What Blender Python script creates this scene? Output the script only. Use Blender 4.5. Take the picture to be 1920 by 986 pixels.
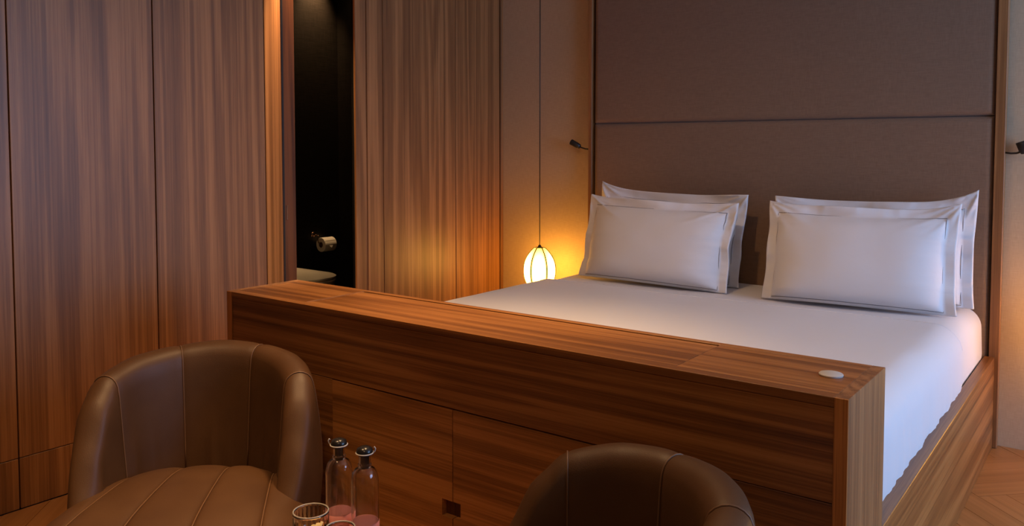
import bpy, bmesh, math, random
from mathutils import Vector, Matrix, noise
from math import sin, cos, pi, radians as RAD
random.seed(7)
for o in list(bpy.data.objects): bpy.data.objects.remove(o, do_unlink=True)
scene = bpy.context.scene
C = scene.collection

# ------------------------------------------------------------------ camera
YAW, PITCH, FPX, PPY = 0.6445, 0.0489, 1545.09, 353.23
cam_d = bpy.data.cameras.new('camera'); cam = bpy.data.objects.new('camera', cam_d); C.objects.link(cam)
cam.location = (2.4171, -3.9728, 1.2546)
cam.rotation_euler = (pi/2 - PITCH, 0, YAW)
cam_d.sensor_fit = 'HORIZONTAL'; cam_d.sensor_width = 36; cam_d.lens = FPX/1920*36
cam_d.shift_y = -(493 - PPY)/1920
cam_d.clip_start = 0.05
scene.camera = cam

# ------------------------------------------------------------------ light
world = bpy.data.worlds.new('world'); scene.world = world; world.use_nodes = True
world.node_tree.nodes['Background'].inputs[0].default_value = (0.55, 0.7, 1.0, 1)
world.node_tree.nodes['Background'].inputs[1].default_value = 0.6
def light(name, kind, loc, energy, color, rot=(0,0,0), parent=None, **kw):
    d = bpy.data.lights.new(name, kind); d.energy = energy; d.color = color
    for k, v in kw.items(): setattr(d, k, v)
    o = bpy.data.objects.new(name, d); C.objects.link(o); o.location = loc; o.rotation_euler = rot
    if parent: o.parent = parent
    return o
WIN = dict(y0=-2.25, y1=-0.35, z0=0.35, z1=2.45)          # window in the right wall
WARM = (1.0, 0.60, 0.28)
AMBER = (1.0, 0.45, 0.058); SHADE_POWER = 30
light('daylight', 'AREA', (4.46, (WIN['y0']+WIN['y1'])/2, 1.4), 76, (0.34, 0.56, 1.0), (0, pi/2, 0),
      shape='RECTANGLE', size=2.1, size_y=1.9)
scene.view_settings.view_transform = 'Standard'; scene.view_settings.look = 'None'
scene.view_settings.gamma = 1; scene.view_settings.use_curve_mapping = False
scene.view_settings.exposure = 0.2

# ------------------------------------------------------------------ helpers
def mesh_obj(name, verts, faces, mat, parent=None, smooth=False):
    m = bpy.data.meshes.new(name); m.from_pydata([tuple(v) for v in verts], [], faces); m.update()
    bm = bmesh.new(); bm.from_mesh(m); bmesh.ops.recalc_face_normals(bm, faces=bm.faces); bm.to_mesh(m); bm.free()
    if smooth:
        for p in m.polygons: p.use_smooth = True
    if mat: m.materials.append(mat)
    o = bpy.data.objects.new(name, m); C.objects.link(o)
    if parent: o.parent = parent
    return o
def bm_obj(name, bm, mat, parent=None, smooth=False):
    m = bpy.data.meshes.new(name); bm.to_mesh(m); bm.free()
    if smooth:
        for p in m.polygons: p.use_smooth = True
    if mat: m.materials.append(mat)
    o = bpy.data.objects.new(name, m); C.objects.link(o)
    if parent: o.parent = parent
    return o
def box(name, x0, x1, y0, y1, z0, z1, mat, parent=None, bev=0.0015):
    bm = bmesh.new(); bmesh.ops.create_cube(bm, size=1)
    for v in bm.verts:
        v.co = Vector(((x0+x1)/2 + v.co.x*(x1-x0), (y0+y1)/2 + v.co.y*(y1-y0), (z0+z1)/2 + v.co.z*(z1-z0)))
    if bev: bmesh.ops.bevel(bm, geom=bm.edges[:], offset=bev, segments=1, profile=.5, affect='EDGES')
    return bm_obj(name, bm, mat, parent)
def prism(name, pts, z0, z1, mat, parent=None):
    n = len(pts)
    v = [(x, y, z0) for x, y in pts] + [(x, y, z1) for x, y in pts]
    f = [tuple(range(n)), tuple(range(n, 2*n))] + [(i, (i+1) % n, n+(i+1) % n, n+i) for i in range(n)]
    return mesh_obj(name, v, f, mat, parent)
def grid(name, rows, mat, parent=None, close_u=False, close_v=False, caps=False, smooth=True):
    nu, nv = len(rows), len(rows[0]); v = [p for r in rows for p in r]; f = []
    for i in range(nu if close_u else nu-1):
        for j in range(nv if close_v else nv-1):
            a, b = i, (i+1) % nu; c, d = j, (j+1) % nv
            f.append((a*nv+c, a*nv+d, b*nv+d, b*nv+c))
    if caps:
        f.append(tuple(range(nv))); f.append(tuple((nu-1)*nv+j for j in range(nv)))
    return mesh_obj(name, v, f, mat, parent, smooth)
def tube(name, pts, r, mat, parent=None, n=8, closed=False, caps=True):
    pts = [Vector(p) for p in pts]; rows = []; N = len(pts); up = None
    for i, p in enumerate(pts):
        if closed: t = pts[(i+1) % N] - pts[i-1]
        else: t = pts[min(i+1, N-1)] - pts[max(i-1, 0)]
        t.normalize()
        if up is None:
            a = Vector((0, 0, 1)) if abs(t.z) < .9 else Vector((1, 0, 0))
            up = t.cross(a).normalized()
        else:
            up = (up - t*up.dot(t)).normalized()
        w = t.cross(up); rr = r[i] if isinstance(r, (list, tuple)) else r
        rows.append([p + up*rr*cos(2*pi*k/n) + w*rr*sin(2*pi*k/n) for k in range(n)])
    return grid(name, rows, mat, parent, close_u=closed, close_v=True, caps=caps and not closed)
def lathe(name, prof, c, mat, parent=None, n=40, smooth=True):
    rows = [[(c[0]+r*cos(2*pi*k/n), c[1]+r*sin(2*pi*k/n), c[2]+z) for k in range(n)] for r, z in prof]
    return grid(name, rows, mat, parent, close_v=True, caps=True, smooth=smooth)
def tag(o, label, cat=None, group=None, kind=None):
    if label: o['label'] = label
    if cat: o['category'] = cat
    if group: o['group'] = group
    if kind: o['kind'] = kind
    return o
def empty(name, loc=(0, 0, 0), rz=0):
    o = bpy.data.objects.new(name, None); C.objects.link(o); o.location = loc; o.rotation_euler = (0, 0, rz)
    o.empty_display_size = .1
    return o
def sharp(o, ang=40):
    for p in o.data.polygons: p.use_smooth = True
    o.data.set_sharp_from_angle(angle=RAD(ang)); return o
def copy_tree(o, parent=None):
    c = o.copy(); C.objects.link(c); c.parent = parent
    for ch in list(o.children): copy_tree(ch, c)
    return c

# ------------------------------------------------------------------ materials
def newmat(name):
    m = bpy.data.materials.new(name); m.use_nodes = True
    nt = m.node_tree; b = nt.nodes['Principled BSDF']; return m, nt, b
def plain(name, col, rough=.5, metal=0, spec=.5, **kw):
    m, nt, b = newmat(name)
    b.inputs['Base Color'].default_value = (*col, 1); b.inputs['Roughness'].default_value = rough
    b.inputs['Metallic'].default_value = metal; b.inputs['Specular IOR Level'].default_value = spec
    for k, v in kw.items(): b.inputs[k.replace('_', ' ')].default_value = v
    return m
def ramp(nt, stops):
    r = nt.nodes.new('ShaderNodeValToRGB'); e = r.color_ramp.elements
    e[0].position, e[0].color = stops[0][0], (*stops[0][1], 1); e[1].position, e[1].color = stops[-1][0], (*stops[-1][1], 1)
    for p, c in stops[1:-1]:
        k = e.new(p); k.color = (*c, 1)
    return r
def wood(name, axis, cols, rough=.4, freq=1.0, spec=.5, contrast=1.0):
    """straight-grained veneer: axis = grain direction 0/1/2"""
    m, nt, b = newmat(name); N = nt.nodes.new; L = nt.links.new
    tc = N('ShaderNodeTexCoord'); oi = N('ShaderNodeObjectInfo')
    off = N('ShaderNodeVectorMath'); off.operation = 'SCALE'; off.inputs[0].default_value = (37.1, 53.7, 71.3)
    L(oi.outputs['Random'], off.inputs['Scale'])
    add = N('ShaderNodeVectorMath'); add.operation = 'ADD'; L(tc.outputs['Object'], add.inputs[0]); L(off.outputs[0], add.inputs[1])
    def mapped(al, ac):
        mp = N('ShaderNodeMapping'); s = [ac, ac, ac]; s[axis] = al; mp.inputs['Scale'].default_value = s
        L(add.outputs[0], mp.inputs['Vector']); return mp.outputs[0]
    def noise_(vec, scale, detail, rough_, dist=0.0):
        n = N('ShaderNodeTexNoise'); n.inputs['Scale'].default_value = scale; n.inputs['Detail'].default_value = detail
        n.inputs['Roughness'].default_value = rough_; n.inputs['Distortion'].default_value = dist; L(vec, n.inputs['Vector']); return n.outputs['Fac']
    def mth(op, a, bb):
        n = N('ShaderNodeMath'); n.operation = op
        for i, x in enumerate((a, bb)):
            if isinstance(x, (int, float)): n.inputs[i].default_value = x
            else: L(x, n.inputs[i])
        return n.outputs[0]
    base = noise_(mapped(.11*freq, 3.2*freq), 1.0, 3.0, .5, .35)        # broad figure
    ring = mth('SINE', mth('MULTIPLY', base, 70.0), 0)                  # growth lines
    fine = noise_(mapped(.35*freq, 70*freq), 1.0, 4.0, .7)             # fine streaks
    pore = noise_(mapped(6*freq, 330*freq), 1.0, 2.0, .6)               # pores
    wide = noise_(mapped(.14*freq, 9*freq), 1.0, 2.0, .5)
    v = mth('ADD', mth('MULTIPLY', ring, .12*contrast), mth('MULTIPLY', fine, .95*contrast))
    v = mth('ADD', v, mth('MULTIPLY', wide, .38*contrast)); v = mth('ADD', v, mth('MULTIPLY', pore, .40*contrast))
    v = mth('SUBTRACT', v, .865*contrast - .5)
    r = ramp(nt, [(.18, cols[0]), (.45, cols[1]), (.62, cols[2]), (.88, cols[3])]); L(v, r.inputs[0])
    L(r.outputs[0], b.inputs['Base Color'])
    b.inputs['Roughness'].default_value = rough; b.inputs['Specular IOR Level'].default_value = spec
    bp = N('ShaderNodeBump'); bp.inputs['Strength'].default_value = .12; bp.inputs['Distance'].default_value = .0006
    L(mth('ADD', pore, fine), bp.inputs['Height']); L(bp.outputs[0], b.inputs['Normal'])
    return m
WAL = [(.135, .054, .017), (.225, .096, .032), (.325, .146, .050), (.42, .20, .075)]
CAB = [(.11, .037, .009), (.24, .090, .023), (.36, .148, .040), (.44, .19, .06)]
OAK = [(.27, .112, .032), (.35, .152, .046), (.40, .180, .058), (.45, .215, .075)]
M_wall = wood('walnut_vertical', 2, WAL, .44, spec=.5)
M_cabd = wood('walnut_cabinet_door', 0, [(.16, .060, .014), (.33, .130, .032), (.48, .20, .055), (.56, .25, .08)], .38)
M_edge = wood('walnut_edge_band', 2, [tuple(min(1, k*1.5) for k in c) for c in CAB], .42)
M_cabx = wood('walnut_cabinet_grain_x', 0, CAB, .38)
M_cabz = wood('walnut_cabinet_grain_z', 2, CAB, .38)
M_caby = wood('walnut_cabinet_grain_y', 1, CAB, .38)
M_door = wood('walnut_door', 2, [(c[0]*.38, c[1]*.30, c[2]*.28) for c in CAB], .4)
M_oak = wood('oak_plank', 0, OAK, .38, contrast=.7)
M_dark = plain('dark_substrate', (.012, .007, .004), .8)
def fabric(name, col, col2, scale=900, rough=.9, bump=.25, sheen=0.0, blotch=.5):
    m, nt, b = newmat(name); N = nt.nodes.new; L = nt.links.new
    tc = N('ShaderNodeTexCoord')
    def wv(sc):
        mp = N('ShaderNodeMapping'); mp.inputs['Scale'].default_value = sc; L(tc.outputs['Object'], mp.inputs['Vector'])
        n = N('ShaderNodeTexNoise'); n.inputs['Scale'].default_value = 1; n.inputs['Detail'].default_value = 2
        L(mp.outputs[0], n.inputs['Vector']); return n.outputs['Fac']
    a = wv((scale, scale, scale*.06)); c = wv((scale*.06, scale*.06, scale))
    s = N('ShaderNodeMath'); s.operation = 'ADD'; L(a, s.inputs[0]); L(c, s.inputs[1])
    h = N('ShaderNodeMath'); h.operation = 'MULTIPLY'; L(s.outputs[0], h.inputs[0]); h.inputs[1].default_value = .5
    r = ramp(nt, [(.36, col2), (.62, col)]); L(h.outputs[0], r.inputs[0]); L(r.outputs[0], b.inputs['Base Color'])
    b.inputs['Roughness'].default_value = rough; b.inputs['Specular IOR Level'].default_value = .2
    b.inputs['Sheen Weight'].default_value = sheen
    bp = N('ShaderNodeBump'); bp.inputs['Strength'].default_value = bump; bp.inputs['Distance'].default_value = .001
    L(s.outputs[0], bp.inputs['Height']); L(bp.outputs[0], b.inputs['Normal'])
    return m
M_paper = fabric('woven_wall_covering', (.52, .385, .25), (.45, .33, .21), 420, .85, .15)
M_uph = fabric('taupe_upholstery', (.240, .150, .096), (.198, .121, .077), 500, .9, .3, .15)
def linen(name, col):
    m, nt, b = newmat(name); N = nt.nodes.new; L = nt.links.new
    b.inputs['Base Color'].default_value = (*col, 1); b.inputs['Roughness'].default_value = .75; b.inputs['Specular IOR Level'].default_value = .25
    b.inputs['Sheen Weight'].default_value = .1
    tc = N('ShaderNodeTexCoord'); n = N('ShaderNodeTexNoise'); n.inputs['Scale'].default_value = 9; n.inputs['Detail'].default_value = 5
    L(tc.outputs['Object'], n.inputs['Vector'])
    bp = N('ShaderNodeBump'); bp.inputs['Strength'].default_value = .25; bp.inputs['Distance'].default_value = .012
    L(n.outputs['Fac'], bp.inputs['Height']); L(bp.outputs[0], b.inputs['Normal'])
    return m
M_linen = linen('white_cotton', (.72, .71, .72))
M_thread = plain('grey_thread', (.22, .20, .20), .8)
def leather():
    m, nt, b = newmat('brown_leather'); N = nt.nodes.new; L = nt.links.new
    tc = N('ShaderNodeTexCoord'); n = N('ShaderNodeTexNoise'); n.inputs['Scale'].default_value = 7; n.inputs['Detail'].default_value = 3
    L(tc.outputs['Object'], n.inputs['Vector'])
    r = ramp(nt, [(.3, (.068, .029, .0105)), (.7, (.090, .041, .015))]); L(n.outputs['Fac'], r.inputs[0]); L(r.outputs[0], b.inputs['Base Color'])
    b.inputs['Roughness'].default_value = .5; b.inputs['Specular IOR Level'].default_value = .4
    v = N('ShaderNodeTexVoronoi'); v.inputs['Scale'].default_value = 420; L(tc.outputs['Object'], v.inputs['Vector'])
    bp = N('ShaderNodeBump'); bp.inputs['Strength'].default_value = .18; bp.inputs['Distance'].default_value = .0008
    L(v.outputs['Distance'], bp.inputs['Height']); L(bp.outputs[0], b.inputs['Normal'])
    return m
M_leather = leather()
M_seam = plain('brown_stitching', (.15, .075, .035), .5)
M_black = plain('matt_black_metal', (.012, .010, .010), .45)
M_blackwall = fabric('black_textured_wall', (.010, .008, .007), (.006, .005, .004), 160, .35, .3)
M_ceil = plain('ceiling_paint', (.62, .52, .40), .9)
M_white = plain('white_paint', (.75, .72, .68), .7)
M_ceramic = plain('cream_ceramic', (.74, .68, .56), .25)
M_tissue = plain('toilet_paper', (.80, .75, .66), .9)
M_chrome = plain('dark_bronze_metal', (.35, .22, .15), .25, 1.0)
M_button = plain('white_button', (.52, .50, .47), .4)
M_rim = plain('painted_rim_glint', (.75, .70, .62), .25, 0, .6, Transmission_Weight=.55, IOR=1.45)  # pale tone paints the bright reflection onto the clear glass rim
M_glass = plain('clear_glass', (1, 1, 1), .06, 0, .5, Transmission_Weight=1.0, IOR=1.45)
M_water = plain('water', (.97, .93, .82), .0, 0, .5, Transmission_Weight=1.0, IOR=1.33)
M_stopper = plain('black_stopper', (.015, .013, .012), .25)
M_pinklabel = plain('pink_label', (.62, .22, .20), .6)
M_cream = plain('cream_paper', (.80, .66, .40), .7)
def emit(name, col, s):
    m = bpy.data.materials.new(name); m.use_nodes = True; nt = m.node_tree; nt.nodes.clear()
    e = nt.nodes.new('ShaderNodeEmission'); e.inputs[0].default_value = (*col, 1); e.inputs[1].default_value = s
    o = nt.nodes.new('ShaderNodeOutputMaterial'); nt.links.new(e.outputs[0], o.inputs[0]); return m
M_lens = emit('downlight_lens', WARM, 6)
M_bulb = emit('lamp_bulb', (1, .62, .22), 30)
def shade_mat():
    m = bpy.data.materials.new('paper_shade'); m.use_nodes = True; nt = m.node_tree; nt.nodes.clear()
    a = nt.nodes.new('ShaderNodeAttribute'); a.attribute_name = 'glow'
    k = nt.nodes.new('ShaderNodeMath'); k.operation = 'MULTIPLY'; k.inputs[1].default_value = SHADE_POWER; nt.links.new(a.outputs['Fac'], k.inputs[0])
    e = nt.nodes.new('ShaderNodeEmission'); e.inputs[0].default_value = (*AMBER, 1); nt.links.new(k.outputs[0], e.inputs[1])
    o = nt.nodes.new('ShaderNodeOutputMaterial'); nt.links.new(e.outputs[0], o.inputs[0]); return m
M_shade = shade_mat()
def pane_mat():
    m = bpy.data.materials.new('window_pane'); m.use_nodes = True; nt = m.node_tree; nt.nodes.clear()
    t = nt.nodes.new('ShaderNodeBsdfTransparent'); g = nt.nodes.new('ShaderNodeBsdfGlossy'); g.inputs['Roughness'].default_value = .02
    x = nt.nodes.new('ShaderNodeMixShader'); x.inputs[0].default_value = .06; o = nt.nodes.new('ShaderNodeOutputMaterial')
    nt.links.new(t.outputs[0], x.inputs[1]); nt.links.new(g.outputs[0], x.inputs[2]); nt.links.new(x.outputs[0], o.inputs[0]); return m
M_pane = pane_mat()

# ------------------------------------------------------------------ room shell
XW, XR, YF, HC = -0.636, 4.5, -5.0, 2.75
def struct(o, label=None): 
    o['kind'] = 'structure'
    if label: o['label'] = label
    return o
floor = struct(box('floor', XW-.25, XR+.1, YF-.1, .1, -.12, -.014, M_dark, bev=0), 'light oak herringbone floor of the bedroom')
def herringbone():
    W, Ln, g = .11, .66, .0008
    ca, sa = cos(-pi/4), sin(-pi/4)
    cx, cy = 1.7, -2.5
    def clip(poly, ax, val, keep_gt):
        out = []
        for i in range(len(poly)):
            p, q = poly[i], poly[(i+1) % len(poly)]
            ip = (p[ax] > val) if keep_gt else (p[ax] < val); iq = (q[ax] > val) if keep_gt else (q[ax] < val)
            if ip: out.append(p)
            if ip != iq:
                t = (val-p[ax])/(q[ax]-p[ax]); out.append((p[0]+t*(q[0]-p[0]), p[1]+t*(q[1]-p[1])))
        return out
    far_v, far_f = [], []
    for m in range(-7, 8):
        for i in range(-70, 71):
            for vert in (0, 1):
                x0, y0 = i*W + m*2*Ln, i*W
                if vert: r = (x0+Ln, x0+Ln+W, y0+W-Ln, y0+W)
                else: r = (x0, x0+Ln, y0, y0+W)
                r = (r[0]+g, r[1]-g, r[2]+g, r[3]-g)
                q = [(r[0], r[2]), (r[1], r[2]), (r[1], r[3]), (r[0], r[3])]
                q = [(cx + x*ca - y*sa, cy + x*sa + y*ca) for x, y in q]
                for a in ((0, XW+.001, True), (0, XR-.001, False), (1, YF+.001, True), (1, -.001, False)):
                    q = clip(q, *a)
                    if len(q) < 3: break
                if len(q) < 3: continue
                if all(0.02 < x < 1.96 and y > -2.2 for x, y in q): continue       # wholly under the bed
                mx = sum(p[0] for p in q)/len(q); my = sum(p[1] for p in q)/len(q)
                if mx > 3.7:
                    n0 = len(far_v); n = len(q)
                    far_v += [(x, y, -.015) for x, y in q] + [(x, y, 0) for x, y in q]
                    far_f += [tuple(range(n0, n0+n)), tuple(range(n0+n, n0+2*n))] + [(n0+i_, n0+(i_+1) % n, n0+n+(i_+1) % n, n0+n+i_) for i_ in range(n)]
                    continue
                ang = -pi/4 + (pi/2 if vert else 0)
                # local frame so that the grain runs along the plank
                c2, s2 = cos(-ang), sin(-ang)
                loc = [((x-mx)*c2-(y-my)*s2, (x-mx)*s2+(y-my)*c2) for x, y in q]
                o = prism('plank', loc, -.015, 0, M_oak, floor)
                o.location = (mx, my, random.uniform(-.0006, 0)); o.rotation_euler = (0, 0, ang)
    mesh_obj('plank_field', far_v, far_f, M_oak, floor)['kind'] = 'stuff'
herringbone()
struct(box('ceiling', XW-.25, XR+.1, YF-.1, .1, HC, HC+.1, M_ceil, bev=0), 'plain painted bedroom ceiling')
struct(box('wall_back', -2.3, XR+.1, 0, .1, -.1, HC, M_paper, bev=0), 'beige woven wall covering behind the headboard')
struct(box('wall_front', XW-.25, XR+.1, YF-.1, YF, -.1, HC, M_wall, bev=0), 'walnut wall facing the bed')
# right wall with the window
wr = struct(box('wall_right', XR, XR+.1, WIN['y1'], 0, -.1, HC, M_paper, bev=0), 'beige wall with the tall window')
box('wall_section', XR, XR+.1, YF, WIN['y0'], -.1, HC, M_paper, wr, 0)
box('wall_section', XR, XR+.1, WIN['y0'], WIN['y1'], -.1, WIN['z0'], M_paper, wr, 0)
box('wall_section', XR, XR+.1, WIN['y0'], WIN['y1'], WIN['z1'], HC, M_paper, wr, 0)
w1 = struct(box('window_1', XR+.02, XR+.08, WIN['y0'], WIN['y0']+.06, WIN['z0'], WIN['z1'], M_cabz), 'tall wooden framed window in the right wall')
box('window_frame', XR+.02, XR+.08, WIN['y1']-.06, WIN['y1'], WIN['z0'], WIN['z1'], M_cabz, w1)
box('window_frame', XR+.02, XR+.08, WIN['y0']+.06, WIN['y1']-.06, WIN['z0'], WIN['z0']+.06, M_caby, w1)
box('window_frame', XR+.02, XR+.08, WIN['y0']+.06, WIN['y1']-.06, WIN['z1']-.06, WIN['z1'], M_caby, w1)
box('pane', XR+.045, XR+.05, WIN['y0']+.06, WIN['y1']-.06, WIN['z0']+.06, WIN['z1']-.06, M_pane, w1, 0)

# left wall of walnut panels with the bathroom opening
HD = 2.45
wl = struct(box('wall_left', XW-.12, XW-.019, YF, -1.72, 0, HC, M_dark, bev=0), 'wall of tall walnut veneer panels')
box('wall_core', XW-.026, XW-.019, -1.180, 0, 0, HC, M_dark, wl, 0)
box('wall_core', XW-.12, XW-.019, -1.72, -1.180, HD, HC, M_dark, wl, 0)
G = .0022
def panel(y0, y1, z0=.18, z1=HC, kick=True):
    box('panel', XW-.018, XW, y0+G, y1-G, z0+.002, z1-.002, M_wall, wl, .0012)
    if kick: box('panel', XW-.018, XW-.001, y0+G, y1-G, .002, z0-.001, M_wall, wl, .0012)
for a, b_ in ((-5.0, -4.835), (-4.835, -4.315), (-4.315, -3.795), (-3.795, -3.275), (-3.275, -2.755), (-2.755, -2.234), (-2.234, -1.718), (-1.002, -.439), (-.439, -.034)):
    panel(a, b_)
panel(-1.718, -1.002, HD, HC, False)
box('corner_strip', XW-.018, XW+.002, -.026, -.001, .002, HC-.002, M_wall, wl, .0012)
t1 = struct(prism('trim_1', [(XW-.001, -1.716), (XW-.10, -1.555), (XW-.10, -1.716)], .001, HD, M_wall), 'splayed walnut jamb catching the lamp light at the bathroom opening')
t2 = struct(box('trim_2', XW-.018, XW, -1.112, -1.0035, .001, HD-.001, M_wall), 'flat walnut casing boards on the far side of the bathroom opening')
box('casing_board', XW-.018, XW-.005, -1.184, -1.1125, .001, HD-.001, M_wall, t2)
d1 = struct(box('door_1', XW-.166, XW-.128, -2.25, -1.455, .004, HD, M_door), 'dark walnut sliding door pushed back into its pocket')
box('latch', XW-.128, XW-.1255, -1.513, -1.505, .915, .985, M_chrome, d1, .0006)
box('edge_strip', XW-.129, XW-.1262, -1.53, -1.520, .004, HD, M_black, d1, .0005)
# bathroom shell
struct(box('wall_bathroom_back', -2.2, -2.1, -2.4, 0, 0, 2.5, M_blackwall, bev=0), 'black textured bathroom wall with the paper holder')
struct(box('wall_bathroom_side', -2.1, XW-.027, -.02, 0, 0, 2.5, M_blackwall, bev=0), 'black textured side wall of the bathroom')
struct(box('wall_bathroom_near', -2.1, XW-.17, -2.4, -2.3, 0, 2.5, M_blackwall, bev=0), 'black textured near wall of the bathroom')
struct(box('wall_bathroom_inner', XW-.034, XW-.027, -1.183, -.02, 0, 2.5, M_blackwall, bev=0), 'black lining behind the walnut panels in the bathroom')
struct(box('ceiling_bathroom', -2.2, XW-.121, -2.4, 0, 2.5, 2.6, M_blackwall, bev=0), 'dark bathroom ceiling')
struct(box('floor_bathroom', -2.2, XW-.251, -2.4, 0, -.12, 0, M_blackwall, bev=0), 'dark bathroom floor')

# ------------------------------------------------------------------ headboard
hb = empty('headboard', (0, 0, 0)); tag(hb, 'tall taupe upholstered headboard in a slim walnut frame behind the bed', 'headboard')
HB1 = 2.5
box('frame_post', 0, .022, -.052, -.001, .001, HB1, M_wall, hb)
box('frame_post', 1.963, 2.0, -.052, -.012, .001, HB1, M_wall, hb)
box('frame_rail', .022, 1.963, -.052, -.001, HB1-.022, HB1, M_cabx, hb)
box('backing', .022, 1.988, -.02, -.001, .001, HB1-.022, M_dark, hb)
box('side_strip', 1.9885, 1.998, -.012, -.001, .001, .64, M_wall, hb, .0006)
def uph(z0, z1):
    x0, x1 = .031, 1.960; nx, nz = 60, 40; rows = []
    for j in range(nz+1):
        row = []; v = j/nz; z = z0+(z1-z0)*v
        for i in range(nx+1):
            u = i/nx; x = x0+(x1-x0)*u
            e = min((x-x0), (x1-x), (z-z0)*1.0, (z1-z)*1.0)
            t = max(0, min(1, e/.03)); y = -.020-.024*math.sqrt(1-(1-t)**2)
            y += .0015*noise.noise((x*3, z*3, z0*5))
            row.append((x, y, z))
        rows.append(row)
    # finer rows near edges
    return grid('upholstered_panel', rows, M_uph, hb)
def uph2(z0, z1):
    x0, x1 = .031, 1.960
    def ax(a, b):
        ed = [0, .0015, .004, .008, .014, .022, .03]
        n = 24; mid = [a+.03+(b-a-.06)*k/n for k in range(1, n)]
        return [a+e for e in ed]+mid+[b-e for e in reversed(ed)]
    X, Z = ax(x0, x1), ax(z0, z1); rows = []
    for z in Z:
        row = []
        for x in X:
            e = min(x-x0, x1-x, z-z0, z1-z); t = max(0, min(1, e/.026))
            y = -.020-.026*math.sqrt(max(0, 1-(1-t)**2)) + .0012*noise.noise((x*3, z*3, z0*5))*t
            row.append((x, y, z))
        rows.append(row)
    return grid('upholstered_panel', rows, M_uph, hb)
uph2(.30, 1.3885); uph2(1.3885, HB1-.023)

# ------------------------------------------------------------------ bed base, mattress, duvet
bb = empty('platform_bed', (0, 0, 0)); tag(bb, 'low walnut platform bed with plain side rails under the white bedding', 'bed')
box('side_rail', 1.947, 1.985, -1.987, -.053, .001, .385, M_caby, bb)
box('side_rail', .002, .028, -1.987, -.053, .001, .385, M_caby, bb)
box('platform', .028, 1.947, -1.985, -.053, .18, .25, M_caby, bb)
def section(xl, xr, z0, zt, r, bulge, n=10):
    """mattress cross-section from lower left over the top to lower right (x,z)"""
    pts = [(xl+.012, z0), (xl+.002, z0+.04), (xl-bulge, (z0+zt-r)/2+.02)]
    for k in range(n+1):
        a = pi - (pi/2)*k/n; pts.append((xl+r+r*cos(a), zt-r+r*sin(a)))
    for k in range(1, 30):
        pts.append((xl+r+(xr-xl-2*r)*k/30, zt))
    for k in range(n+1):
        a = pi/2 - (pi/2)*k/n; pts.append((xr-r+r*cos(a), zt-r+r*sin(a)))
    pts += [(xr+bulge, (z0+zt-r)/2+.02), (xr-.002, z0+.04), (xr-.012, z0)]
    return pts
def bed_surface(name, xl, xr, ya, yb, z0, zt, r, mat, fold=0.0, ripple=0.0, ny=70, end_round=.05, label=None, cat=None, closed=True, seed=0, edge_curve=0.0):
    sec = section(xl, xr, z0, zt, r, .004); rows = []
    ysamp = []
    for k in range(9):
        a = (pi/2)*k/8; ysamp.append((ya - end_round*(1-cos(a)) , sin(a)))
    # ya end (head): from inset to full
    ys = [(ya - end_round*(1-cos(pi/2*k/8)), sin(pi/2*k/8)) for k in range(9)]
    ys += [(ya-end_round+(yb+end_round-(ya-end_round))*k/ny, 1.0) for k in range(1, ny)]
    ys += [(yb+end_round*(1-sin(pi/2*k/8)), cos(pi/2*k/8)) for k in range(9)]
    cxm = (xl+xr)/2
    for y, s in ys:
        row = []
        for (x, z) in sec:
            ins = end_round*(1-s)*(.8 if end_round > .02 else .35)
            zz = zt-(zt-z) - ins if z > z0+.05 else z
            xx = x - math.copysign(ins, x-cxm) if abs(x-cxm) > .8 else x
            if ripple and z < zt-.02 and abs(x-cxm) > .7:
                dn = min(1, (zt-z)/(zt-z0)); 
                w = 1.5*noise.noise((y*9, seed, 3)) + 1.1*noise.noise((y*23, seed+9, 3))
                xx += math.copysign(1, x-cxm)*ripple*dn*w
                if z < z0+.01: zz += .012*noise.noise((y*6, seed+5, 1))
            zz += .004*noise.noise((xx*2.6, y*2.6, seed)) + .002*noise.noise((xx*9, y*5, seed+2)) if z > zt-.01 else 0
            yy = y + edge_curve*noise.noise((xx*1.7, 4.2, seed))*max(0, 1-(ya-y)/.4)
            if ripple and x > cxm+.7 and y < yb+.10: yy += .055*math.exp(-((z-.41)/.06)**2)*(1-(y-yb)/.10)
            row.append((xx, yy, zz))
        rows.append(row)
    o = grid(name, rows, mat, caps=False)
    if ripple:
        tube('hem', [(p[0], p[1]-.006, p[2]+.0012) for p in rows[4][4:-4]], .0028, mat, o, 6)
    return o
matt = bed_surface('mattress', .036, 1.938, -.055, -1.975, .252, .592, .085, M_linen, end_round=.03, seed=1)
tag(matt, 'thick mattress in a white fitted sheet under the pillows', 'mattress')
duv = bed_surface('bed_cover', .024, 1.950, -.62, -1.972, .300, .607, .10, M_linen, ripple=.006, end_round=.012, seed=4, edge_curve=.05)
tag(duv, 'smooth white top sheet spread over the mattress and tucked inside the rails', 'bed sheet')

# ------------------------------------------------------------------ footboard cabinet
FL, FR, F0, F1, HT = -.0883, 1.985, -2.2929, -1.9887, .7585
fb = empty('footboard_cabinet', (0, 0, 0)); tag(fb, 'long walnut footboard cabinet with flush doors at the foot of the bed', 'cabinet')
T = .028
box('end_panel', FL, FL+T, F0+.0035, F1, .001, HT, M_wall, fb, .001)
box('end_panel', FR-T, FR, F0+.0035, F1, .001, HT, M_wall, fb, .001)
box('edge_band', FL, FL+T, F0, F0+.003, .001, HT, M_edge, fb, .0006)
box('edge_band', FR-T, FR, F0, F0+.003, .001, HT, M_edge, fb, .0006)
box('back_panel', FL+T, FR-T, F1-.02, F1, .001, HT-.02, M_cabx, fb)
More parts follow.
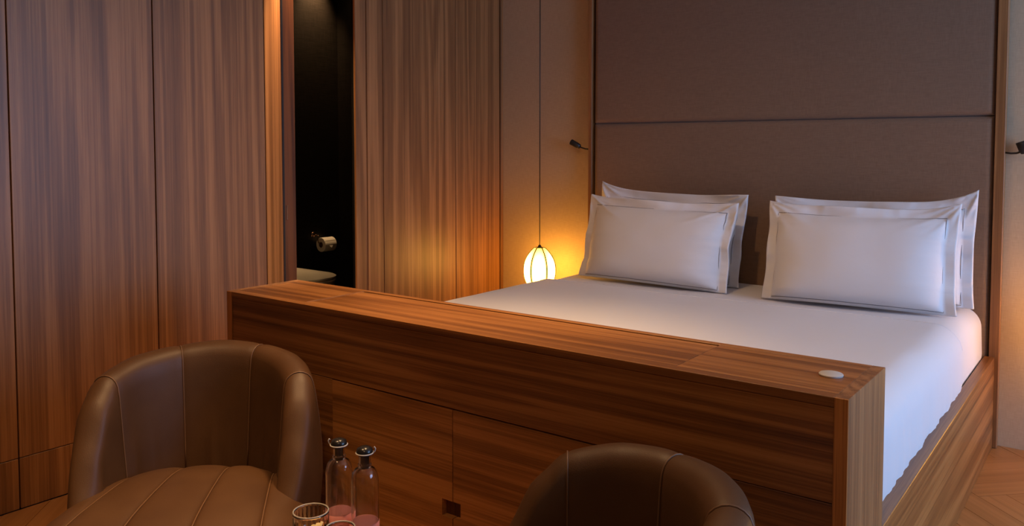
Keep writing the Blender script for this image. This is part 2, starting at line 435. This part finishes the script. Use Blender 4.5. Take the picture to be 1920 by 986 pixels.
# top: front strip, back strip, two end boards, lift lid
box('top_board', FL+T, FR-T, F0, F0+.032, HT-.02, HT, M_cabx, fb, .0008)
box('top_board', FL+T, FR-T, F1-.022, F1, HT-.02, HT, M_cabx, fb, .0008)
box('top_board', FL+T, .298, F0+.0325, F1-.0225, HT-.02, HT, M_cabx, fb, .0008)
box('top_board', 1.601, FR-T, F0+.0325, F1-.0225, HT-.02, HT, M_cabx, fb, .0008)
lid = box('lift_lid', .302, 1.598, F0+.0325, F1-.031, HT-.022, HT-.001, M_cabx, fb, .0012)
box('lid_edging', .2985, .3015, F0+.0325, F1-.0225, HT-.02, HT+.0006, M_oak, fb, 0)
box('lid_recess', .302, 1.598, F1-.0305, F1-.0225, HT-.05, HT-.012, M_dark, fb, 0)
# front
box('front_board', FL+T, FR-T, F0+.003, F0+.022, .541, HT-.0205, M_cabx, fb, .001)
box('front_board', FL+T, .4545, F0+.003, F0+.022, .001, .539, M_cabx, fb, .001)
box('front_board', 1.4465, FR-T, F0+.003, F0+.022, .001, .539, M_cabx, fb, .001)
def cab_door(x0, x1, notch_left):
    # door with a rectangular half notch for the finger pull
    nx, z0, z1 = (.909, .233, .281) if not notch_left else (.977, .233, .281)
    ya, yb = F0+.002, F0+.021
    if not notch_left: out = [(x0, .03), (x1, .03), (x1, z0), (nx, z0), (nx, z1), (x1, z1), (x1, .537), (x0, .537)]
    else: out = [(x0, .03), (x1, .03), (x1, .537), (x0, .537), (x0, z1), (nx, z1), (nx, z0), (x0, z0)]
    n = len(out); v = [(x, ya, z) for x, z in out]+[(x, yb, z) for x, z in out]
    f = [tuple(range(n)), tuple(range(n, 2*n))]+[(i, (i+1) % n, n+(i+1) % n, n+i) for i in range(n)]
    return mesh_obj('door', v, f, M_cabd, fb)
cab_door(.4565, .9475, False); cab_door(.9505, 1.4445, True)
box('carcass', FL+T, FR-T, F0+.023, F1-.021, .001, HT-.023, M_dark, fb, 0)
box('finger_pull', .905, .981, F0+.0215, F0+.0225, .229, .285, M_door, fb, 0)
bt = lathe('button', [(.001, 0), (.0245, 0), (.0255, .0015), (.0255, .004), (.0235, .0055), (.001, .0058)], (1.906, -2.133, HT), M_button, fb, 32); sharp(bt)
tag(bt, 'round white button set in the cabinet top')

# ------------------------------------------------------------------ pillows
def pillow(name, loc, w, h, th, lean, yaw, roll, seed, label, ear=(.02, .02), fl=.045, stitch=True):
    NU, NV = 84, 60
    root = empty(name, loc); root.rotation_euler = (0, 0, yaw)
    Mx = Matrix.Rotation(-lean, 4, 'X') @ Matrix.Rotation(roll, 4, 'Y')
    fu, fv = fl/(w/2), fl/(h/2); fb = .03
    def surf(u, v, side):
        au, av = abs(u), abs(v); lim = 1-fv if v > 0 else 1-fb
        iu, iv = max(0, 1-(au/(1-fu))**4.5), max(0, 1-(av/lim)**(3.2 if v > 0 else 7))
        puff = (iu**.55)*(iv**.55)
        t = th*.5*puff*(.86-.24*v+.30*(1-u*u)*(1-v*v))
        x = u*w/2*(1-.03*(1-v*v)); z = v*h/2*(1-.05*(1-u*u)*(1 if v > 0 else .1))
        z += (ear[0] if u < 0 else ear[1])*max(0, v)**3*au**5
        y = side*(t+.003)
        wob = 1-puff
        y += wob*(.016*sin(u*3.1+seed)*av + .014*noise.noise((u*2.4, v*2.6, seed)))
        if au > 1-fu or v > 1-fv: y += .007*sin(4.2*(u*1.4+v*1.7)+seed*2)
        # pulled creases running in from the upper corners and the sides
        cu, cv = 1-au, 1-v
        ang = math.atan2(cv+.02, cu+.02); dist = math.hypot(cu, cv*.7)
        y += side*.022*max(0, noise.noise((ang*5.5+seed, dist*1.3, seed*1.3)))*math.exp(-(dist/.45)**2)*min(1, dist/.1)
        y += side*.012*max(0, noise.noise((u*2.0+seed, v*7, 1.7)))*au**3
        y += side*.007*max(0, noise.noise((u*9+seed, v*2.0, 4.1)))*max(0, v)**3
        y += side*puff*.006*noise.noise((u*2.1, v*2.2, seed+side*3))
        return Vector((x, y, z+h/2))
    vs, fs, idx = [], [], {}
    def put(i, j, s):
        if i in (0, NU) or j in (0, NV): key = (i, j, 0)
        else: key = (i, j, s)
        if key not in idx:
            u = -1+2*i/NU; v = -1+2*j/NV
            # denser near the rims
            u = math.copysign(1-(1-abs(u))**1.25, u); v = math.copysign(1-(1-abs(v))**1.25, v)
            p = surf(u, v, -1 if s == 0 else 1)
            if key[2] == 0 and (i in (0, NU) or j in (0, NV)): p = (surf(u, v, -1)+surf(u, v, 1))/2
            idx[key] = len(vs); vs.append(Mx @ p)
        return idx[key]
    for s in (0, 1):
        for i in range(NU):
            for j in range(NV):
                fs.append((put(i, j, s), put(i+1, j, s), put(i+1, j+1, s), put(i, j+1, s)))
    body = mesh_obj('pillowcase', vs, fs, M_linen, root, True)
    if stitch:
        a, b_, bl = 1-fu*1.0, 1-fv*1.0, -(1-fb*1.6); P = []
        n = 40
        for k in range(n): P.append((-a+2*a*k/n, b_))
        for k in range(n): P.append((a, b_+(bl-b_)*k/n))
        for k in range(n): P.append((a-2*a*k/n, bl))
        for k in range(n): P.append((-a, bl+(b_-bl)*k/n))
        pts = [Mx @ (surf(u, v, -1)+Vector((0, -.0038, 0))) for u, v in P]
        tube('stitched_border', pts, .0014, M_thread, root, 5, closed=True)
    tag(root, label, 'pillow', 'white pillows leaning on the headboard')
    return root
ZM = .592
pillow('pillow', (.545, -.235, ZM+.010), .83, .445, .12, RAD(12), RAD(-2), RAD(1.2), 2.0, 'white pillow tucked behind another, beside the lit lantern lamp', (.03, .0))
pillow('pillow', (.575, -.440, ZM+.012), .80, .415, .15, RAD(15), RAD(-1), RAD(.6), 5.3, 'white pillow with grey stitched border in front, beside the lit lantern lamp', (.012, .006))
pillow('pillow', (1.515, -.235, ZM+.010), .83, .44, .12, RAD(12), RAD(1), RAD(-.5), 8.1, 'white pillow tucked behind another, away from the lit lantern lamp', (.0, .045))
pillow('pillow', (1.515, -.445, ZM+.012), .76, .425, .15, RAD(15), RAD(2), RAD(-.4), 11.7, 'white pillow with grey stitched border in front, away from the lit lantern lamp', (.012, .022))

# ------------------------------------------------------------------ pendant lanterns
def pendant(x, y, zc, label, power):
    root = empty('pendant_lamp', (x, y, zc))
    H, R, NG = .125, .089, 6
    def rad(t): # t -1..1
        return R*(1-abs(t)**2.3*(.68 if t > 0 else .62))
    def prof(t, th):
        g = (th*NG/(2*pi)) % 1.0
        puff = 1+.045*(4*g*(1-g))
        r = rad(t)*puff*.97
        return (r*cos(th), r*sin(th), H*t)
    th0 = RAD(-28)
    for k in range(NG):
        a0, a1 = th0+2*pi*k/NG, th0+2*pi*(k+1)/NG
        rows = []
        for i in range(25):
            t = -1+2*i/24; row = []
            for j in range(9):
                th = a0+(a1-a0)*j/8; g = j/8; r = rad(t)*(.97+.05*4*g*(1-g)); row.append((r*cos(th), r*sin(th), H*t))
            rows.append(row)
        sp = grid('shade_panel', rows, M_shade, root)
        at_ = sp.data.attributes.new('glow', 'FLOAT', 'POINT')      # bulb light painted into emission: brightest opposite the bulb, dim by ribs and rings
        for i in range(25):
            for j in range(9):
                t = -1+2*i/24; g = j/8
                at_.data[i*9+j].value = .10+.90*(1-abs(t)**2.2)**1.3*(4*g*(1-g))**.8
        tube('shade_rib', [(rad(t)*.995*cos(a0), rad(t)*.995*sin(a0), H*t) for t in [-1+2*i/16 for i in range(17)]], .0034, M_black, root, 6)
    for t in (-1, 1):
        tube('shade_ring', [(rad(t)*.97*cos(q), rad(t)*.97*sin(q), H*t) for q in [2*pi*i/24 for i in range(24)]], .0018, M_black, root, 6, closed=True)
    for q in (0, pi/2):
        tube('shade_spoke', [(-rad(1)*.97*cos(q), -rad(1)*.97*sin(q), H), (rad(1)*.97*cos(q), rad(1)*.97*sin(q), H)], .0014, M_black, root, 6)
    lathe('lamp_holder', [(.001, .07), (.012, .07), (.012, .128), (.006, .140), (.001, .141)], (0, 0, 0), M_black, root, 16)
    lathe('bulb', [(.001, -.045), (.014, -.04), (.023, -.02), (.025, 0), (.02, .025), (.012, .05), (.012, .07)], (0, 0, 0), M_bulb, root, 20)
    tube('cord', [(0, 0, .14), (0, 0, HC-zc)], .0028, M_black, root, 8)
    tag(root, label, 'lamp', 'paper lantern pendants beside the bed')
    return root
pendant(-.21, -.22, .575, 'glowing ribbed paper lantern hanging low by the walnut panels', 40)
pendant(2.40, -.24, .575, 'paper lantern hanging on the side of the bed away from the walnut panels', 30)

# ------------------------------------------------------------------ reading lamps on the headboard frame
def reading(base, pts, hc, hdir, hr, hl, label):
    root = empty('reading_lamp', base); b = Vector(base)
    tube('arm', [Vector(p)-b for p in pts], .0042, M_black, root, 8)
    d = Vector(hdir).normalized(); c = Vector(hc)-b
    tube('lamp_head', [c-d*hl*.5, c-d*hl*.47, c-d*hl*.2, c+d*hl*.47, c+d*hl*.5], [hr*.55, hr*.8, hr*.95, hr, hr*.9], M_black, root, 20)
    tag(root, label, 'lamp')
reading((0, -.030, 1.248), [(.001, -.030, 1.248), (-.03, -.033, 1.250), (-.055, -.036, 1.258), (-.07, -.04, 1.266)], (-.088, -.045, 1.276), (-1, -.25, .55), .0165, .062, 'small black reading lamp on the headboard post above the lit lantern')
reading((2.0, -.030, 1.236), [(1.999, -.030, 1.236), (2.02, -.032, 1.233), (2.04, -.034, 1.234), (2.056, -.036, 1.240)], (2.066, -.04, 1.258), (-.35, -.1, 1), .0235, .05, 'small black reading lamp on the headboard post far from the walnut panels')

# ------------------------------------------------------------------ leather armchairs
def make_chair():
    root = empty('armchair')
    RIM = .28
    def hh(ph):
        a = abs(ph)
        tab = [(0, .655), (25, .651), (50, .637), (75, .612), (87, .55), (98, .44), (108, .33), (118, .22), (124, .16)]
        for (a0, h0), (a1, h1) in zip(tab, tab[1:]):
            if a <= a1:
                t = (a-a0)/(a1-a0); t = t*t*(3-2*t)*.35+t*.65; return h0+(h1-h0)*t
        return tab[-1][1]
    def loop(ph, puff):
        h = hh(ph); s = h/.655; a = abs(ph); k = max(0, (a-75)/49)
        # rim radius and lean
        rr = .045*(1-.35*min(1, k*1.4)); rc = RIM
        inn = .205+.03*k
        zb = .16
        P = [(inn+.01, zb*s), (inn, zb*s+.03*s), (inn+.004, .26*s), (inn+.012, .34*s), (inn+.020, .44*s), (rc-rr-.004, .54*s)]
        for q in range(11):
            t = pi-(pi)*q/10; P.append((rc+rr*cos(t), h-rr+rr*sin(t)))
        q_ = 1-.8*min(1, k*1.5)
        P += [(rc+rr+.014*q_, .50*s), (rc+rr+.022*q_, .42*s), (rc+rr+.024*q_, .34*s), (rc+rr+.018*q_, .24*s), (rc+rr, .14*s), (rc+rr-.03, .06*s), (rc+rr-.06, .02)]
        # smooth a bit
        for _ in range(2):
            P = [P[0]]+[((P[i-1][0]+2*P[i][0]+P[i+1][0])/4, (P[i-1][1]+2*P[i][1]+P[i+1][1])/4) for i in range(1, len(P)-1)]+[P[-1]]
        out = []
        for i, (x, z) in enumerate(P):
            x0, z0 = P[max(i-1, 0)]; x1, z1 = P[min(i+1, len(P)-1)]
            tx, tz = x1-x0, z1-z0; l = math.hypot(tx, tz) or 1
            nx, nz = -tz/l, tx/l
            w = puff
            out.append((x+nx*w, z+nz*w))
        return out
    seams = [-124, -108, -75, -25, 25, 75, 108, 124]
    seams = [-124, -75, -25, 25, 75, 124]
    def pt(ph, puff):
        a = RAD(ph); res = []
        for i, (rho, z) in enumerate(loop(ph, puff)):
            # gathered creases low on the inner side
            if i < 7:
                cz = max(0, 1-(z-.2)/.22); rho += -.036*cz*max(0, noise.noise((ph*.13+z*3, z*2.0, 3.3)))*(1 if abs(ph) < 120 else 0)*min(1, puff/.006)
            k = max(0, (abs(ph)-75)/49)
            res.append((rho*sin(a)*(1.0-.01*k), rho*cos(a)-.03*k, max(z, .012)))
        return res
    for s0, s1 in zip(seams, seams[1:]):
        n = max(14, int((s1-s0)/2.6)); rows = []
        for i in range(n+1):
            t = i/n; g = (4*t*(1-t))
            if s0 == -124: g = 1-(t)**6
            if s1 == 124: g = 1-(1-t)**6
            rows.append(pt(s0+(s1-s0)*t, -.003+.008*(g**.5)))
        grid('back_panel', rows, M_leather, root)
    for s in seams[1:-1]:
        tube('seam', pt(s, -.0015)[2:], .0021, M_seam, root, 6)
    # seat cushion
    xs = [-.305, -.20, -.067, .067, .20, .305]
    A, B, H, yc, zc = .305, .385, .165, -.11, .165
    def srow(x, puff):
        u = min(1, abs(x)/A); c = max(0.0, 1-u**2.7)**(1/2.7); row = []
        for i in range(37):
            al = RAD(-52+(232)*i/36); e = .62
            cy_, cz_ = cos(al), sin(al)
            y = -math.copysign(abs(cy_)**e, cy_)*B*(.35+.65*c)
            z = math.copysign(abs(cz_)**e, cz_)*H*(.30+.70*c)
            if y > 0: y *= .78
            L_ = math.hypot(y, z) or 1
            top = max(0, sin(al))
            z += .020*top*(1-(y+.05)**2*4)*c
            k = 1+puff/L_*.9
            cre = .012*max(0, noise.noise((x*16, y*3, 7.7)))*max(0, (y-.02)/.3)
            row.append((x*(1.02-.62*(yc+y)), yc+y*k, max(.02, zc+z*k-cre)))
        return row
    for x0, x1 in zip(xs, xs[1:]):
        rows = []
        n = 14
        for i in range(n+1):
            t = i/n; g = 4*t*(1-t)
            if x0 == -A: g = 1-t**5
            if x1 == A: g = 1-(1-t)**5
            x = x0+(x1-x0)*t
            rows.append(srow(x, -.003+.012*g**.45))
        grid('seat_panel', rows, M_leather, root, caps=True)
    for x in xs[1:-1]:
        tube('seam', srow(x, -.0012), .0020, M_seam, root, 6)
    lathe('base', [(.01, .0), (.25, .0), (.262, .01), (.262, .04), (.01, .05)], (0, 0, 0), M_black, root, 40)
    return root
ch = make_chair()
def place(o, x, y, az): o.location = (x, y, 0); o.rotation_euler = (0, 0, az+pi/2)
place(ch, .354, -2.694, RAD(-48.7))
tag(ch, 'brown leather tub armchair by the walnut wall panels, at the cabinet end', 'armchair', 'leather armchairs in front of the cabinet')
ch2 = copy_tree(ch); place(ch2, 1.629, -2.76, RAD(-132))
tag(ch2, 'brown leather tub armchair in front of the cabinet doors, beside the finger pull', 'armchair', 'leather armchairs in front of the cabinet')

# ------------------------------------------------------------------ side table, bottles, glasses
CAMP = Vector((2.4171, -3.9728)); FW = Vector((-sin(YAW), cos(YAW))); RT = Vector((cos(YAW), sin(YAW)))
ZT = .375
tb = empty('side_table', (1.085, -2.800, 0)); KS = .9
lathe('table_top', [(.001, -.022), (.137, -.022), (.142, -.018), (.142, -.003), (.139, 0), (.001, 0)], (0, 0, ZT), M_cabx, tb, 56, False)
lathe('stem', [(.02, .012), (.02, ZT-.022)], (0, 0, 0), M_black, tb, 24)
lathe('foot', [(.001, 0), (.055, 0), (.055, .012), (.03, .02), (.001, .02)], (0, 0, 0), M_black, tb, 40)
tag(tb, 'small low round table between the two armchairs, under the bottles', 'table')
def bottle(x, y, ang, label):
    root = empty('glass_bottle', (x, y, ZT), ang); root.scale = (KS, KS, KS)
    R = .034
    out = [(.001, .001), (R-.004, .001), (R, .006), (R, .160)]+[(.0165+(R-.0165)*math.sqrt(1-(q/9)**2), .160+.036*q/9) for q in range(1, 9)]+[(.0165, .197), (.0170, .199), (.0170, .205), (.0145, .207), (.0145, .226)]
    inn = [(.0115, .226), (.0115, .200)]+[(.0140+(R-.0165)*math.sqrt(1-(q/9)**2), .158+.036*q/9) for q in range(8, 0, -1)]+[(R-.0025, .158), (R-.0025, .009), (.001, .006)]
    sharp(lathe('bottle_glass', out+inn, (0, 0, 0), M_glass, root, 48), 35)
    lathe('label_band', [(R+.0003, .012), (R+.0006, .012), (R+.0006, .063), (R+.0003, .063)], (0, 0, 0), M_pinklabel, root, 48)
    cap = lathe('stopper', [(.001, .196), (.0105, .197), (.0110, .225), (.0165, .2265), (.0205, .231), (.0205, .236), (.0185, .243), (.011, .2475), (.001, .249)], (0, 0, 0), M_stopper, root, 32)
    tube('collar_ring', [(.0210*cos(a), .0210*sin(a), .2325) for a in [2*pi*i/32 for i in range(32)]], .0016, M_button, cap, 8, closed=True)
    tube('wire_loop', [(-.021, 0, .2325), (-.025, 0, .236), (-.0265, 0, .2425), (-.024, 0, .247), (-.022, 0, .2445)], .0016, M_button, cap, 8)
    tag(root, label, 'bottle', 'swing-top bottles on the side table')
def at(px, d): p = CAMP + FW*d + RT*((px-960)/FPX*d); return p.x, p.y
bottle(*at(630, 1.836), YAW, 'clear glass bottle with black stopper and pink label, set further back behind the tumblers')
bottle(*at(679, 1.7865), YAW+pi, 'clear glass bottle with black stopper and pink label, set closer to the cabinet door pull')
def tumbler(x, y, R, H, fill, label):
    root = empty('tumbler', (x, y, ZT)); n = 72; root.scale = (KS, KS, KS)
    def ring(r, z, rib): return [((r+(rib*.0009*cos(24*2*pi*k/n)))*cos(2*pi*k/n), (r+(rib*.0009*cos(24*2*pi*k/n)))*sin(2*pi*k/n), z) for k in range(n)]
    rows = [ring(.001, .001, 0), ring(R-.005, .001, 0), ring(R-.001, .006, 1), ring(R, H*.3, 1), ring(R, H-.010, 1), ring(R+.0006, H-.006, 0), ring(R+.0004, H-.001, 0),
            ring(R-.001, H, 0), ring(R-.0022, H-.001, 0), ring(R-.0026, H-.006, 0), ring(R-.003, .012, 0), ring(.001, .010, 0)]
    grid('glass_body', rows, M_glass, root, close_v=True, caps=True)
    tube('rim', [((R-.0009)*cos(2*pi*k/48), (R-.0009)*sin(2*pi*k/48), H) for k in range(48)], .0019, M_rim, root, 8, closed=True)
    if fill:
        c = []
        for i in range(9):
            u = -1+2*i/8
            c.append([(u*R*.55+.008, .012*cos(u*1.2)-.004, .014), (u*R*.55+.010, .012*cos(u*1.2)-.006+.01, .014+(H-.030)*(.75+.25*noise.noise((u*3, 1, 2)))+.012*u)])
        o = grid('folded_card', c, M_cream, root)
        sm = o.modifiers.new('thick', 'SOLIDIFY'); sm.thickness = .0012
    tag(root, label, 'glass', 'tumblers on the side table')
tumbler(*at(575, 1.76), .0425, .100, True, 'ribbed clear tumbler holding a cream card, beside the leather armchair')
tumbler(*at(631, 1.71), .0345, .085, False, 'smaller empty clear tumbler standing in front of the bottles')

# ------------------------------------------------------------------ bathroom things
tl = empty('toilet', (-2.098, -.60, 0))
def dshape(L_, hw, n=24, x0=0.0):
    pts = [(x0, -hw), (L_-hw*1.05, -hw)]
    for k in range(1, n): 
        a = -pi/2+pi*k/n; pts.append((L_-hw*1.05+hw*1.05*abs(cos(a))**.8, hw*math.copysign(abs(sin(a))**.85, sin(a))))
    pts += [(L_-hw*1.05, hw), (x0, hw)]
    return pts
def loft(name, levels, mat, parent):
    rows = [[(x, y, z) for x, y in dshape(L_, hw)] for L_, hw, z in levels]
    o = grid(name, rows, mat, parent, close_v=True, caps=True); return sharp(o, 35)
loft('bowl', [(.30, .11, .06), (.36, .13, .12), (.47, .165, .28), (.505, .18, .385), (.505, .18, .405)], M_ceramic, tl)
loft('seat', [(.505, .182, .407), (.512, .186, .411), (.512, .186, .421), (.508, .183, .424)], M_ceramic, tl)
loft('lid', [(.510, .184, .4265), (.516, .188, .430), (.516, .188, .442), (.505, .18, .447), (.40, .12, .4495)], M_ceramic, tl)
tag(tl, 'wall-hung cream toilet with its lid closed in the dark bathroom', 'toilet')
rh = empty('paper_holder', (-2.1, -.255, .655))
lathe('wall_plate', [(.001, 0), (.02, 0), (.02, .006), (.001, .008)], (0, 0, 0), M_chrome, rh, 24).rotation_euler = (0, pi/2, 0)
tube('arm', [(.004, 0, 0), (.05, 0, 0), (.06, -.004, -.006), (.062, -.012, -.03), (.062, -.008, -.048), (.062, .002, -.052), (.062, .13, -.052)], .0042, M_chrome, rh, 8)
tag(rh, 'slim bronze paper holder on the black bathroom wall', 'paper holder')
tr = empty('toilet_roll', (-2.038, -.19, .588))
def roll():
    n = 40; rows = []
    for (r, y) in ((.020, -.05), (.048, -.05), (.049, -.048), (.049, .048), (.048, .05), (.020, .05)):
        rows.append([(r*cos(2*pi*k/n), y, r*sin(2*pi*k/n)) for k in range(n)])
    o = grid('paper', rows, M_tissue, tr, close_u=True, close_v=True); sharp(o, 40)
    rows = [[(.0195*cos(2*pi*k/n), y, .0195*sin(2*pi*k/n)) for k in range(n)] for y in (-.0495, .0495)]
    grid('cardboard_core', rows, plain('cardboard', (.25, .14, .07), .9), tr, close_v=True)
    f = mesh_obj('folded_end', [(.040, -.046, .031), (.040, .046, .031), (.0525, .0, -.022)], [(0, 1, 2)], M_tissue, tr)
    s = f.modifiers.new('thick', 'SOLIDIFY'); s.thickness = .001
roll()
tag(tr, 'white toilet roll with a folded point hanging on the holder', 'toilet roll')

# ------------------------------------------------------------------ downlights
def downlight(x, y, z, tx, ty, tz, power, angle, blend, label, col=WARM, size=.05):
    root = empty('ceiling_downlight', (x, y, z))
    lathe('trim_ring', [(.036, 0), (.05, 0), (.052, -.003), (.050, -.006), (.038, -.005), (.036, -.001)], (0, 0, 0), M_white, root, 32)
    lathe('lens', [(.001, -.001), (.036, -.001), (.036, -.002), (.001, -.002)], (0, 0, 0), M_lens, root, 32)
    d = Vector((tx-x, ty-y, tz-z)); r = d.to_track_quat('-Z', 'Y').to_euler()
    light('downlight_beam', 'SPOT', (0, 0, -.012), power, col, r, root, spot_size=RAD(angle), spot_blend=blend, shadow_soft_size=size)
    tag(root, label, 'ceiling light', 'recessed ceiling downlights')
downlight(.68, -1.95, HC, .72, -1.95, 0, 130, 58, 1, 'recessed downlight over the bed')
downlight(.62, -3.15, HC, .52, -3.05, 0, 190, 46, 1, 'recessed downlight over the low round table')
downlight(1.0, -2.22, HC, 1.0, -2.1, 0, 88, 140, .8, 'recessed downlight above the cabinet top')
downlight(-2.0, -.22, 2.5, -2.15, -.25, 2.05, 90, 75, 1, 'recessed downlight over the toilet', size=.03)
downlight(-.748, -1.39, HD, -.70, -1.63, .9, 420, 55, 1, 'recessed downlight in the head of the bathroom opening', size=.02)
downlight(2.3, -4.1, HC, 1.6, -3.0, 0, 42, 110, .9, 'unseen fill downlight added behind the camera to brighten the cabinet front', size=.06)  # added fill light, lifts the cabinet front and the chairs
